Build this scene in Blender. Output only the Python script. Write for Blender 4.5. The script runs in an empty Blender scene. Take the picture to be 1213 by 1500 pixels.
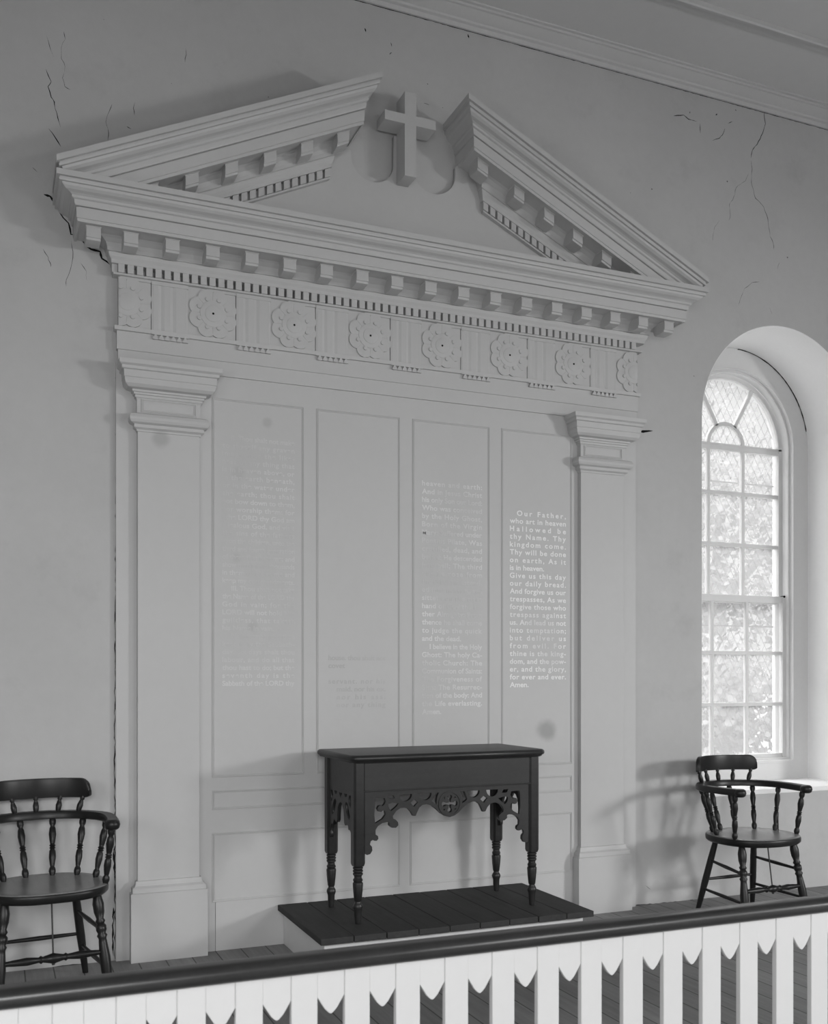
import bpy, bmesh, math, random
from mathutils import Vector, Matrix
random.seed(7)
SC = bpy.context.scene
COL = SC.collection
PI = math.pi
R = math.radians

# ---------------------------------------------------------------- camera
CH = 1.35                                   # camera height above the chancel floor
cd = bpy.data.cameras.new('camera')
cam = bpy.data.objects.new('camera', cd); COL.objects.link(cam)
cam.location = (0, 0, CH)
cam.rotation_euler = (R(90), 0, R(-22.70))
cd.sensor_fit = 'VERTICAL'; cd.sensor_height = 36.0
cd.lens = 1470.0 / 1500.0 * 36.0
cd.shift_y = (991.0 - 750.0) / 1500.0
cd.clip_start = 0.05; cd.clip_end = 300
cd.dof.use_dof = True; cd.dof.focus_distance = 5.1; cd.dof.aperture_fstop = 4.5
SC.camera = cam

# ---------------------------------------------------------------- sky, light, exposure
W = bpy.data.worlds.new('sky'); SC.world = W; W.use_nodes = True
bg = W.node_tree.nodes['Background']
bg.inputs[0].default_value = (1, 1, 1, 1)
# overcast sky: brighter towards the zenith
_wn = W.node_tree; _g = _wn.nodes.new('ShaderNodeNewGeometry'); _s = _wn.nodes.new('ShaderNodeSeparateXYZ')
_wn.links.new(_g.outputs['Incoming'], _s.inputs[0])
_r = _wn.nodes.new('ShaderNodeMapRange'); _wn.links.new(_s.outputs['Z'], _r.inputs[0])
_r.inputs[1].default_value = -.30; _r.inputs[2].default_value = -.80      # Incoming points back at the viewer
_r.inputs[3].default_value = .74; _r.inputs[4].default_value = 11.0
_wn.links.new(_r.outputs[0], bg.inputs[1])

def area(name, loc, target, sx, sy, power):
    ld = bpy.data.lights.new(name, 'AREA'); ld.shape = 'RECTANGLE'
    ld.size = sx; ld.size_y = sy; ld.energy = power; ld.color = (1, 1, 1)
    o = bpy.data.objects.new(name, ld); COL.objects.link(o)
    o.location = loc
    o.rotation_euler = (Vector(target) - Vector(loc)).to_track_quat('-Z', 'Y').to_euler()
    return o
# daylight of the nave windows, behind and on both sides of the camera
area('nave_daylight_right', (3.9, -1.5, 2.1), (3.6, -.55, .32), 1.2, 1.5, 95)
area('nave_daylight_front', (-.4, -2.2, 2.1), (-.2, -1.2, .22), 2.0, 1.6, 225)
area('nave_daylight_left', (-2.2, 0.6, 1.7), (-.6, 2.0, -.9), 1.0, 1.6, 52)
area('nave_daylight_side', (8.8, -1.6, 2.2), (7.95, -1.1, .42), 1.2, 1.8, 620)

SC.view_settings.view_transform = 'Standard'
SC.view_settings.look = 'None'
SC.view_settings.gamma = 1.0
SC.view_settings.use_curve_mapping = False
SC.view_settings.exposure = -0.12

# ---------------------------------------------------------------- materials
def mat(name, base, rough=0.6, spots=(), noise=0.03, nscale=3.0, fine=0.02, bump=0.0, bscale=60,
        grain=None, planks=None, specks=0.0, coat=0.0, stains=0.0, spec=0.5):
    m = bpy.data.materials.new(name); m.use_nodes = True
    nt = m.node_tree; N = nt.nodes; L = nt.links
    b = N['Principled BSDF']; b.inputs['Roughness'].default_value = rough
    b.inputs['Specular IOR Level'].default_value = spec
    if coat: b.inputs['Coat Weight'].default_value = coat; b.inputs['Coat Roughness'].default_value = 0.12
    geo = N.new('ShaderNodeTexCoord')
    co = geo.outputs['Object']
    def nz(scale, detail=4, vec=co, rgh=.55):
        n = N.new('ShaderNodeTexNoise'); n.inputs['Scale'].default_value = scale
        n.inputs['Detail'].default_value = detail; n.inputs['Roughness'].default_value = rgh
        L.new(vec, n.inputs['Vector']); return n.outputs['Fac']
    def M(op, a, b_=None, c=None):
        n = N.new('ShaderNodeMath'); n.operation = op
        for i, v in enumerate((a, b_, c)):
            if v is None: continue
            if isinstance(v, (int, float)): n.inputs[i].default_value = v
            else: L.new(v, n.inputs[i])
        return n.outputs[0]
    val = M('MULTIPLY_ADD', M('SUBTRACT', nz(nscale), .5), noise * 2, base)
    val = M('MULTIPLY_ADD', M('SUBTRACT', nz(nscale * 14), .5), fine * 2, val)
    if grain:
        mp = N.new('ShaderNodeMapping'); mp.inputs['Scale'].default_value = grain
        L.new(co, mp.inputs['Vector'])
        val = M('MULTIPLY_ADD', M('SUBTRACT', nz(1.0, 6, mp.outputs[0], .65), .5), base * .9, val)
    sp = None
    if spots or planks or True:
        sep = N.new('ShaderNodeSeparateXYZ'); L.new(co, sep.inputs[0])
    for (sx, sz, r, dark) in spots:          # round smudges and knots: (x, z, radius, darkness)
        dx = M('SUBTRACT', sep.outputs['X'], sx); dz = M('SUBTRACT', sep.outputs['Z'], sz)
        d = M('SQRT', M('ADD', M('MULTIPLY', dx, dx), M('MULTIPLY', dz, dz)))
        d = M('MULTIPLY_ADD', M('SUBTRACT', nz(9.0), .5), r * .8, d)
        k = N.new('ShaderNodeMapRange'); k.interpolation_type = 'SMOOTHSTEP'
        L.new(d, k.inputs[0]); k.inputs[1].default_value = r * .35; k.inputs[2].default_value = r * 1.15
        k.inputs[3].default_value = 1 - dark; k.inputs[4].default_value = 1.0
        val = M('MULTIPLY', val, k.outputs[0])
    if stains:
        k = N.new('ShaderNodeMapRange'); L.new(nz(2.2, 8, co, .7), k.inputs[0])
        k.inputs[1].default_value = .56; k.inputs[2].default_value = .72
        k.inputs[3].default_value = 1.0; k.inputs[4].default_value = 1 - stains
        val = M('MULTIPLY', val, k.outputs[0])
    if specks:
        v = N.new('ShaderNodeTexVoronoi'); v.inputs['Scale'].default_value = 9.0
        L.new(co, v.inputs['Vector'])
        a = M('LESS_THAN', v.outputs['Distance'], .042)
        c = M('GREATER_THAN', nz(1.7, 3), specks)
        s = M('MULTIPLY', a, c)
        val = M('MULTIPLY', val, M('MULTIPLY_ADD', s, -.8, 1.0))
    if planks:                               # boards running in y: (width, gap)
        w, g = planks
        q = M('DIVIDE', sep.outputs['X'], w)
        fr = M('FRACT', q)
        e = M('LESS_THAN', fr, g / w)
        idx = M('FLOOR', q)
        wn = N.new('ShaderNodeTexWhiteNoise'); wn.noise_dimensions = '1D'; L.new(idx, wn.inputs['W'])
        val = M('MULTIPLY', val, M('MULTIPLY_ADD', wn.outputs['Value'], .22, .89))
        val = M('MULTIPLY', val, M('MULTIPLY_ADD', e, -.75, 1.0))
    cc = N.new('ShaderNodeCombineColor')
    for i in range(3): L.new(val, cc.inputs[i])
    L.new(cc.outputs[0], b.inputs['Base Color'])
    if bump:
        bp = N.new('ShaderNodeBump'); bp.inputs['Strength'].default_value = bump
        bp.inputs['Distance'].default_value = .002
        L.new(nz(bscale, 5), bp.inputs['Height']); L.new(bp.outputs[0], b.inputs['Normal'])
    return m

M_WALL = mat('limewashed_plaster', .50, .85, noise=.05, nscale=1.3, fine=.02, stains=.10, bump=.35, bscale=25, specks=.60)
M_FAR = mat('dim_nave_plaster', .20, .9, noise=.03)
M_CEIL = mat('ceiling_plaster', .66, .85, noise=.03, nscale=.9, bump=.2, bscale=20)
M_CORN = mat('ceiling_cornice_paint', .60, .7, noise=.02)
M_PAINT = mat('white_painted_wood', .525, .55, noise=.018, nscale=1.6, fine=.012, bump=.12, bscale=40,
    spots=((2.875, 1.045, .075, .34), (.735, 2.49, .05, .22), (1.265, 2.625, .03, .16),
           (1.12, 2.36, .04, .08), (1.11, 1.94, .03, .1), (1.19, 1.60, .03, .12)))
M_MOULD = mat('white_painted_moulding', .525, .5, noise=.018, nscale=2.0, fine=.012)
M_CROSS = mat('painted_cross_wood', .50, .6, noise=.02, nscale=3)
M_PICK = mat('white_picket_paint', .60, .45, noise=.015, nscale=3, fine=.01)
M_BASE = mat('white_platform_paint', .72, .55, noise=.02, nscale=3)
M_WIN = mat('white_window_paint', .66, .45, noise=.01, nscale=3)
M_REVEAL = mat('window_reveal_limewash', .90, .8, noise=.03, nscale=3, bump=.2, bscale=25)
M_DARK = mat('dark_stained_wood', .030, .34, noise=.006, nscale=5, fine=.004, grain=(40, 40, 3), spec=.45)
M_TABLE = mat('dark_oak', .020, .40, noise=.010, nscale=4, fine=.006, grain=(3, 40, 40), spec=.45)
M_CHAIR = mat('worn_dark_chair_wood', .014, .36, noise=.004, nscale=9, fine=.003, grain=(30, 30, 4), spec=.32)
M_SEAT = mat('worn_seat_painted_sheen', .19, .30, noise=.05, nscale=7, fine=.02, grain=(30, 4, 30), spec=.8)
M_RAIL = mat('dark_handrail_wood', .020, .30, noise=.010, nscale=6, fine=.006, grain=(1.5, 30, 30), spec=.5)
M_PLAT = mat('dark_platform_boards', .042, .75, noise=.008, nscale=4, fine=.006, grain=(40, 3, 40), spec=.3)
M_FLOOR = mat('grey_floorboards', .23, .6, noise=.02, nscale=3, fine=.012, grain=(30, 2, 30), planks=(.125, .006))
M_BLACK = mat('black_crack', .012, .95, noise=0, fine=0, spec=.1)
M_IRON = mat('iron_rod', .02, .5, noise=0, fine=0)
M_WIRE = mat('screen_wire', .06, .6, noise=0, fine=0)
M_LEAF = mat('tree_leaves', .155, .8, noise=.03, nscale=.8, fine=.01, spec=.1)
M_BARK = mat('tree_bark', .25, .9, noise=.05)
M_LAWN = mat('lawn_grass', .26, .9, noise=.04, nscale=.5, fine=.05)

def letter_mat(name, tone, keep, scale=2.5, zlo=None):
    """worn lettering: chips of pale paint left on the panel paint"""
    m = bpy.data.materials.new(name); m.use_nodes = True
    nt = m.node_tree; N = nt.nodes; L = nt.links; b = N['Principled BSDF']
    b.inputs['Roughness'].default_value = .55
    tc = N.new('ShaderNodeTexCoord')
    n = N.new('ShaderNodeTexNoise'); n.inputs['Scale'].default_value = scale; n.inputs['Detail'].default_value = 6
    L.new(tc.outputs['Object'], n.inputs['Vector'])
    k = N.new('ShaderNodeMapRange'); L.new(n.outputs['Fac'], k.inputs[0])
    k.inputs[1].default_value = keep - .12; k.inputs[2].default_value = keep + .12
    mx = N.new('ShaderNodeMix'); mx.data_type = 'RGBA'
    L.new(k.outputs[0], mx.inputs['Factor'])
    mx.inputs['A'].default_value = (.527, .527, .527, 1); mx.inputs['B'].default_value = (tone, tone, tone, 1)
    L.new(mx.outputs['Result'], b.inputs['Base Color'])
    return m
M_L1 = letter_mat('worn_lettering_faint', .66, .50)
M_L2 = letter_mat('worn_lettering_ghost', .46, .48)
M_L3 = letter_mat('worn_lettering_half', .74, .44)
M_L4 = letter_mat('worn_lettering_clear', .86, .38)

M_GLASS = bpy.data.materials.new('window_glass'); M_GLASS.use_nodes = True
_n = M_GLASS.node_tree; _b = _n.nodes['Principled BSDF']
_b.inputs['Roughness'].default_value = .05
_tr = _n.nodes.new('ShaderNodeBsdfTransparent'); _tr.inputs[0].default_value = (.97, .97, .97, 1)
_mx = _n.nodes.new('ShaderNodeMixShader'); _mx.inputs[0].default_value = .10
_n.links.new(_tr.outputs[0], _mx.inputs[1]); _n.links.new(_b.outputs[0], _mx.inputs[2])
_tl = _n.nodes.new('ShaderNodeBsdfTranslucent'); _tl.inputs[0].default_value = (.9, .9, .9, 1)   # dusty panes
_m2 = _n.nodes.new('ShaderNodeMixShader'); _m2.inputs[0].default_value = .13
_n.links.new(_mx.outputs[0], _m2.inputs[1]); _n.links.new(_tl.outputs[0], _m2.inputs[2])
_n.links.new(_m2.outputs[0], _n.nodes['Material Output'].inputs[0])
_b.inputs['Base Color'].default_value = (.8, .8, .8, 1)

# ---------------------------------------------------------------- helpers
def link(name, me, m, parent=None):
    o = bpy.data.objects.new(name, me); COL.objects.link(o)
    if m is not None and not me.materials: me.materials.append(m)
    if parent is not None: o.parent = parent
    return o
def obj(name, bm, m, parent=None, smooth=None, bevel=0):
    bmesh.ops.recalc_face_normals(bm, faces=bm.faces)
    me = bpy.data.meshes.new(name); bm.to_mesh(me); bm.free()
    if smooth is not None:
        me.polygons.foreach_set('use_smooth', [True] * len(me.polygons))
        me.set_sharp_from_angle(angle=R(smooth))
    o = link(name, me, m, parent)
    if bevel:
        md = o.modifiers.new('bevel', 'BEVEL'); md.width = bevel; md.segments = 2
        md.limit_method = 'ANGLE'; md.angle_limit = R(40)
    return o
def thing(name, label, cat, loc=(0, 0, 0), rz=0, group=None):
    o = bpy.data.objects.new(name, None); COL.objects.link(o)
    o.empty_display_size = .1
    o.location = loc; o.rotation_euler = (0, 0, rz)
    o['label'] = label; o['category'] = cat
    if group: o['group'] = group
    return o
def struct(o): o['kind'] = 'structure'; return o
def BM(): return bmesh.new()
def box(bm, x0, x1, y0, y1, z0, z1):
    v = [bm.verts.new(p) for p in ((x0, y0, z0), (x1, y0, z0), (x1, y1, z0), (x0, y1, z0),
                                   (x0, y0, z1), (x1, y0, z1), (x1, y1, z1), (x0, y1, z1))]
    for f in ((0, 3, 2, 1), (4, 5, 6, 7), (0, 1, 5, 4), (1, 2, 6, 5), (2, 3, 7, 6), (3, 0, 4, 7)):
        bm.faces.new([v[i] for i in f])
def strip(bm, rings, closed_ring=True, caps=True):
    """connect successive rings of points"""
    vs = [[bm.verts.new(p) for p in r] for r in rings]
    n = len(vs[0])
    for a, b in zip(vs, vs[1:]):
        for i in range(n if closed_ring else n - 1):
            j = (i + 1) % n
            bm.faces.new((a[i], a[j], b[j], b[i]))
    if caps and closed_ring:
        bm.faces.new(vs[0][::-1]); bm.faces.new(vs[-1])
def lathe(bm, p0, p1, prof, seg=14):
    """prof: list of (t 0..1 along p0->p1, radius)"""
    p0 = Vector(p0); p1 = Vector(p1); ax = (p1 - p0)
    u = ax.normalized().orthogonal().normalized(); w = ax.normalized().cross(u)
    rings = []
    for t, r in prof:
        c = p0 + ax * t
        rings.append([c + (u * math.cos(a) + w * math.sin(a)) * r for a in (2 * PI * k / seg for k in range(seg))])
    strip(bm, rings)
def tube(bm, pts, r, seg=6):
    pts = [Vector(p) for p in pts]; rings = []
    for i, p in enumerate(pts):
        d = (pts[min(i + 1, len(pts) - 1)] - pts[max(i - 1, 0)]).normalized()
        u = d.cross(Vector((0.13, 0.9, 0.31))).normalized(); w = d.cross(u)
        rr = r[i] if isinstance(r, (list, tuple)) else r
        rings.append([p + (u * math.cos(a) + w * math.sin(a)) * rr for a in (2 * PI * k / seg for k in range(seg))])
    strip(bm, rings)
def plate(splines, y0, y1):
    """filled outline(s) in x-z with holes, given thickness from y0 to y1; returns a mesh"""
    cu = bpy.data.curves.new('tmp', 'CURVE'); cu.dimensions = '2D'; cu.fill_mode = 'BOTH'
    cu.extrude = abs(y1 - y0) / 2
    for s in splines:
        sp = cu.splines.new('POLY'); sp.points.add(len(s) - 1)
        for i, (x, z) in enumerate(s): sp.points[i].co = (x, z, 0, 1)
        sp.use_cyclic_u = True
    o = bpy.data.objects.new('tmp', cu); COL.objects.link(o)
    bpy.context.view_layer.update()
    dg = bpy.context.evaluated_depsgraph_get()
    me = bpy.data.meshes.new_from_object(o.evaluated_get(dg))
    bpy.data.objects.remove(o); bpy.data.curves.remove(cu)
    yc = (y0 + y1) / 2
    for v in me.vertices: v.co = (v.co.x, yc - v.co.z, v.co.y)
    bm = bmesh.new(); bm.from_mesh(me); bpy.data.meshes.remove(me)
    bmesh.ops.remove_doubles(bm, verts=bm.verts, dist=1e-5)
    return bm
def join(a, b):
    me = bpy.data.meshes.new('j'); b.to_mesh(me); b.free(); a.from_mesh(me); bpy.data.meshes.remove(me)
def arc(cx, cz, r, a0, a1, n):
    return [(cx + r * math.cos(R(a0 + (a1 - a0) * i / n)), cz + r * math.sin(R(a0 + (a1 - a0) * i / n))) for i in range(n + 1)]
def circle(cx, cz, r, n=24): return arc(cx, cz, r, 0, 360 * (n - 1) / n, n - 1)
def arch(cx, zs, r, zb, n=40, hw=None):
    """arched opening outline: bottom zb, springing zs, radius r"""
    return [(cx + r, zb)] + arc(cx, zs, r, 0, 180, n) + [(cx - r, zb)]

# ================================================================ the room
YW = 4.95                                   # wall plane
WX, WZ, WR = 4.603, 2.925, 0.637            # arched window: axis, springing height, radius in the wall
SILL = .645
wall = struct(obj('wall_back', plate([[(-2.6, -.1), (9.2, -.1), (9.2, 5.0), (-2.6, 5.0)], arch(WX, WZ, WR, SILL - .02, 48)], YW, YW + .45), M_WALL))
bm = BM(); box(bm, 9.0, 9.3, -3.6, 5.6, -.1, 5.1)
struct(obj('wall_right', bm, M_FAR))
bm = BM(); box(bm, -2.8, -2.5, -3.6, 5.6, -.1, 5.1)
struct(obj('wall_left', bm, M_FAR))
bm = BM(); box(bm, -2.8, 9.3, -3.9, -3.6, -.1, 5.1)
struct(obj('wall_front', bm, M_FAR))
bm = BM(); box(bm, -2.8, 9.3, -3.9, YW + .001, -.15, 0)
struct(obj('floor', bm, M_FLOOR))
bm = BM(); box(bm, -2.8, 9.3, -3.9, 5.4, 4.965, 5.3)
struct(obj('ceiling', bm, M_CEIL))
# cornice between wall and ceiling
prof = [(0, 4.882), (.012, 4.882), (.014, 4.905), (.03, 4.908), (.034, 4.918), (.055, 4.925), (.078, 4.938), (.088, 4.945), (.1, 4.946), (.102, 4.957), (.118, 4.958), (.12, 4.968), (0, 4.968)]
bm = BM(); strip(bm, [[(x, YW - o, z) for o, z in prof] for x in (-2.5, 9.0)])
struct(obj('trim_1', bm, M_CORN, smooth=30))
prof = [(4.44, 4.97), (4.44, 4.955), (4.43, 4.947), (4.40, 4.944), (4.385, 4.935), (4.365, 4.932), (4.36, 4.94), (4.36, 4.97)]
bm = BM(); strip(bm, [[(x, y, z) for y, z in prof] for x in (-2.5, 9.0)])
struct(obj('trim_2', bm, M_CORN, smooth=30))

# cracks and chips in the plaster
def crack(name, pts, r=.002, parent=wall, jag=.006, y=YW, mt=None):
    P = []
    for (a, b) in zip(pts, pts[1:]):
        n = max(2, int(math.hypot(b[0] - a[0], b[1] - a[1]) / .02))
        for i in range(n):
            t = i / n; P.append((a[0] + (b[0] - a[0]) * t + random.uniform(-jag, jag), y + .0004, a[1] + (b[1] - a[1]) * t + random.uniform(-jag, jag) * .4))
    P.append((pts[-1][0], y, pts[-1][1]))
    rr = [r * random.uniform(.35, 1.25) for _ in P]; rr[0] *= .3; rr[-1] *= .2
    b = BM(); tube(b, P, rr, 5)
    for v in b.verts: v.co.y = y + (v.co.y - y) * .12
    return obj(name, b, mt or M_BLACK, parent)

CR = [
    (0.0014, [(0.217, 4.335), (0.239, 4.278), (0.254, 4.23)]),
    (0.0026, [(0.22, 4.164), (0.241, 4.114), (0.232, 4.088), (0.246, 4.04), (0.257, 4.023), (0.268, 3.971), (0.285, 3.911)]),
    (0.0028, [(0.235, 3.893), (0.261, 3.855), (0.287, 3.819)]),
    (0.0013, [(0.298, 4.363), (0.303, 4.325), (0.287, 4.282), (0.291, 4.231), (0.306, 4.199), (0.294, 4.142), (0.302, 4.104), (0.328, 4.094)]),
    (0.0017, [(0.518, 4.073), (0.493, 4.011), (0.49, 3.978), (0.499, 3.948), (0.503, 3.917), (0.497, 3.888)]),
    (0.003, [(0.166, 3.699), (0.184, 3.681)]),
    (0.003, [(0.58, 3.978), (0.604, 3.969)]),
    (0.001, [(0.623, 4.112), (0.617, 4.07), (0.619, 4.038)]),
    (0.001, [(0.859, 4.428), (0.865, 4.388), (0.859, 4.346)]),
    (0.0065, [(0.209, 3.582), (0.241, 3.58), (0.263, 3.552), (0.281, 3.511), (0.318, 3.468), (0.333, 3.417), (0.363, 3.423), (0.388, 3.39), (0.418, 3.363), (0.459, 3.359), (0.472, 3.329), (0.505, 3.305)]),
    (0.0012, [(0.335, 3.392), (0.34, 3.313), (0.33, 3.259), (0.31, 3.203), (0.31, 3.172)]),
    (0.001, [(0.373, 3.292), (0.398, 3.254), (0.401, 3.217)]),
    (0.001, [(0.209, 3.334), (0.229, 3.295), (0.239, 3.271), (0.241, 3.25)]),
    (0.0032, [(0.537, 2.831), (0.536, 2.295), (0.531, 1.645), (0.528, 0.996), (0.53, 0.509), (0.53, 0.006)]),
    (0.0055, [(0.52, 0.251), (0.522, 0.023)]),
    (0.005, [(0.525, 0.542), (0.527, 0.38)]),
    (0.0036, [(4.444, 4.887), (4.455, 4.813), (4.434, 4.749), (4.393, 4.671), (4.352, 4.625), (4.343, 4.574)]),
    (0.0022, [(4.343, 4.574), (4.352, 4.511), (4.343, 4.424), (4.38, 4.333), (4.441, 4.291), (4.476, 4.221), (4.496, 4.116), (4.52, 4.077), (4.524, 4.034)]),
    (0.0017, [(4.332, 4.486), (4.298, 4.426), (4.224, 4.369), (4.211, 4.308), (4.175, 4.253), (4.184, 4.191), (4.171, 4.157)]),
    (0.0014, [(4.109, 4.157), (4.065, 4.096), (4.05, 4.051), (4.048, 4.008)]),
    (0.0032, [(3.757, 4.712), (3.833, 4.733), (3.865, 4.714), (3.929, 4.714)]),
    (0.004, [(3.955, 4.707), (3.955, 4.649)]),
    (0.0028, [(4.144, 4.721), (4.125, 4.674), (4.098, 4.647), (4.046, 4.623)]),
    (0.003, [(4.197, 4.774), (4.164, 4.752)]),
    (0.0022, [(4.407, 3.815), (4.352, 3.803), (4.291, 3.754), (4.264, 3.691), (4.244, 3.646)]),
    (0.0022, [(4.489, 3.67), (4.51, 3.629)]),
    (0.0012, [(4.573, 3.965), (4.552, 3.918)]),
    (0.005, [(4.222, 4.851), (4.228, 4.844)]),
    (0.005, [(3.878, 4.764), (3.878, 4.751)]),
    (0.005, [(4.072, 4.785), (4.082, 4.795)]),
    (0.0055, [(2.149, 4.537), (2.153, 4.534)]),
    (0.004, [(2.13, 4.43), (2.159, 4.425)]),
    (0.005, [(2.236, 4.43), (2.24, 4.426)]),
    (0.01, [(3.512, 2.794), (3.606, 2.809)]),
    (0.003, [(3.553, 0.114), (3.591, 0.087)]),
    (0.005, [(1.928, 4.641), (1.943, 4.656)]),
    (0.005, [(1.79, 4.747), (1.797, 4.728)]),
    (0.005, [(1.935, 4.708), (1.943, 4.688)]),
    (0.0055, [(2.393, 4.864), (2.397, 4.843)]),
    (0.004, [(3.48, 0.003), (3.626, -0.001), (3.774, -0.002), (3.976, -0.003)]),
    (0.004, [(0.25, -0.001), (0.319, 0.001), (0.38, 0.0)]),
]
for r_, p_ in CR: crack('crack', p_, max(r_ * .8, .0013), jag=.003)
crack('joint_crack', [(-1.5, 4.881), (2.0, 4.881), (9.0, 4.881)], .003, jag=.001)


# ================================================================ arched window
win = bpy.data.objects.new('window_1', None); COL.objects.link(win); struct(win)
yF = 5.40
# sill slab and reveal below
bm = BM(); box(bm, WX - WR - .001, WX + WR + .001, YW - .004, yF + .02, SILL - .03, SILL)
obj('window_sill', bm, M_REVEAL, win, bevel=.004)
# white limewashed lining of the reveal
lin = arch(WX, WZ, WR, SILL, 48)
bm = BM(); o1 = [bm.verts.new((x, YW + .002, z)) for x, z in lin]; o2 = [bm.verts.new((x, yF + .01, z)) for x, z in lin]
li = arch(WX, WZ, WR - .003, SILL, 48)
i1 = [bm.verts.new((x, YW + .002, z)) for x, z in li]; i2 = [bm.verts.new((x, yF + .01, z)) for x, z in li]
for k in range(len(lin) - 1):
    bm.faces.new((i1[k], i1[k + 1], i2[k + 1], i2[k])); bm.faces.new((o1[k], o1[k + 1], i1[k + 1], i1[k])); bm.faces.new((o1[k], o2[k], o2[k + 1], o1[k + 1])); bm.faces.new((i2[k], i2[k + 1], o2[k + 1], o2[k]))
obj('window_reveal', bm, M_REVEAL, win, smooth=40)
GB = .80                                     # bottom of the glazing
b = plate([arch(WX, WZ, WR + .03, SILL - .05, 48), arch(WX, WZ, .494, .775, 48)], yF, yF + .05)
join(b, plate([arch(WX, WZ, .512, .757, 48), arch(WX, WZ, .494, .775, 48)], yF - .012, yF + .001))
obj('window_frame', b, M_WIN, win, bevel=.003)
b = plate([arch(WX, WZ, .50, .76, 48), arch(WX, WZ, .478, .79, 48)], yF + .02, yF + .075)
obj('stop_moulding', b, M_WIN, win, bevel=.003)
# dark joint between casing and plaster
b = BM(); P = [(x, yF - .002, z) for x, z in arc(WX, WZ, WR - .004, 12, 88, 40)]
tube(b, P, [.0022 + .0028 * random.random() for _ in P], 5)
obj('crack', b, M_BLACK, win)
def grid_sash(z0, z1, rows, y0, y1, half, fan=False):
    g = .453; s = .012
    x0, x1 = WX - g, WX + g
    b = BM()
    box(b, WX - half, x0, y0, y1, z0, z1); box(b, x1, WX + half, y0, y1, z0, z1)
    for z in rows: box(b, x0, x1, y0 + .004, y1 - .004, z[0], z[1])
    for x in (4.4560, 4.7500):
        box(b, x - s, x + s, y0 + .005, y1 - .005, z0, z1)
    return b
s_ = .012
b = grid_sash(1.853, 2.935, [(1.853, 1.90), (2.251 - s_, 2.251 + s_), (2.602 - s_, 2.602 + s_), (2.892, 2.935)], yF + .085, yF + .12, .48)
join(b, plate([arch(WX, WZ, .48, WZ - .002, 48), arch(WX, WZ, .453, WZ + .01, 48)], yF + .085, yF + .12))
ring = plate([arc(WX, WZ, .160, 0, 180, 24) + arc(WX, WZ, .136, 180, 0, 24)], yF + .09, yF + .115); join(b, ring)
for a in (60, 120):
    ca, sa = math.cos(R(a)), math.sin(R(a)); q = .0125
    join(b, plate([[(WX + .15 * ca - q * sa, WZ + .15 * sa + q * ca), (WX + .15 * ca + q * sa, WZ + .15 * sa - q * ca),
                    (WX + .46 * ca + q * sa, WZ + .46 * sa - q * ca), (WX + .46 * ca - q * sa, WZ + .46 * sa + q * ca)]], yF + .09, yF + .115))
obj('sash', b, M_WIN, win, bevel=.002)
b = grid_sash(.77, 1.905, [(.77, .819), (1.160 - s_, 1.160 + s_), (1.511 - s_, 1.511 + s_), (1.858, 1.905)], yF + .045, yF + .08, .49)
obj('sash', b, M_WIN, win, bevel=.002)
b = BM(); lathe(b, (WX + .465, yF + .078, 1.905), (WX + .465, yF + .04, 1.905), [(0, .006), (1, .008)], 8)
obj('sash_catch', b, M_BLACK, win)
def pane(z0, z1, y):
    b = BM(); box(b, WX - .46, WX + .46, y, y + .003, z0, z1); obj('pane', b, M_GLASS, win)
pane(1.87, 2.93, yF + .102); pane(.80, 1.89, yF + .062)
obj('pane', plate([arch(WX, WZ, .46, WZ + .002, 40)], yF + .101, yF + .104), M_GLASS, win)
# diamond wire screen outside the glass
def inside(x, z):
    if z < .78: return False
    if z < WZ: return abs(x - WX) < .47
    return (x - WX) ** 2 + (z - WZ) ** 2 < .47 ** 2
b = BM(); pw, ph = .060, .105; sl = ph / pw; ys = yF + .155
for sg in (1, -1):
    c = -60
    while c < 90:
        # z = sg*sl*(x-WX) + c*ph
        run = []
        for i in range(-240, 1):
            pass
        zz = .78; seg = []
        while zz < WZ + .48:
            x = WX + sg * (zz - .78 - c * ph) / sl
            if inside(x, zz): seg.append((x, ys + .001 * sg, zz))
            zz += .02
        if len(seg) > 1:
            a, e = seg[0], seg[-1]; w = .0012
            v = [b.verts.new((p[0] + dx, p[1] + dy, p[2])) for p in (a, e) for dx, dy in ((-w, -w), (w, -w), (w, w), (-w, w))]
            for i in range(4): b.faces.new((v[i], v[(i + 1) % 4], v[4 + (i + 1) % 4], v[4 + i]))
        c += 1
obj('wire_screen', b, M_WIRE, win)
b = BM()
for z in (2.69, 1.70): box(b, WX - .47, WX + .47, ys - .004, ys + .004, z - .004, z + .004)
obj('screen_bar', b, M_WIRE, win)
b = plate([arch(WX, WZ, .70, SILL - .1, 40), arch(WX, WZ, .475, .77, 40)], yF + .13, yF + .17)
obj('outer_frame', b, M_WIN, win)

# ================================================================ reredos
rer = thing('reredos', 'pale painted wooden altar screen with pilasters, lettered panels and broken pediment on the back wall', 'altar screen')
XL, XR, YB, YF = .5400, 3.4700, 4.930, 4.918
b = BM(); box(b, .532, 3.4725, YB, YW, 0, 2.84)
obj('back_board', b, M_PAINT, rer)

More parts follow.
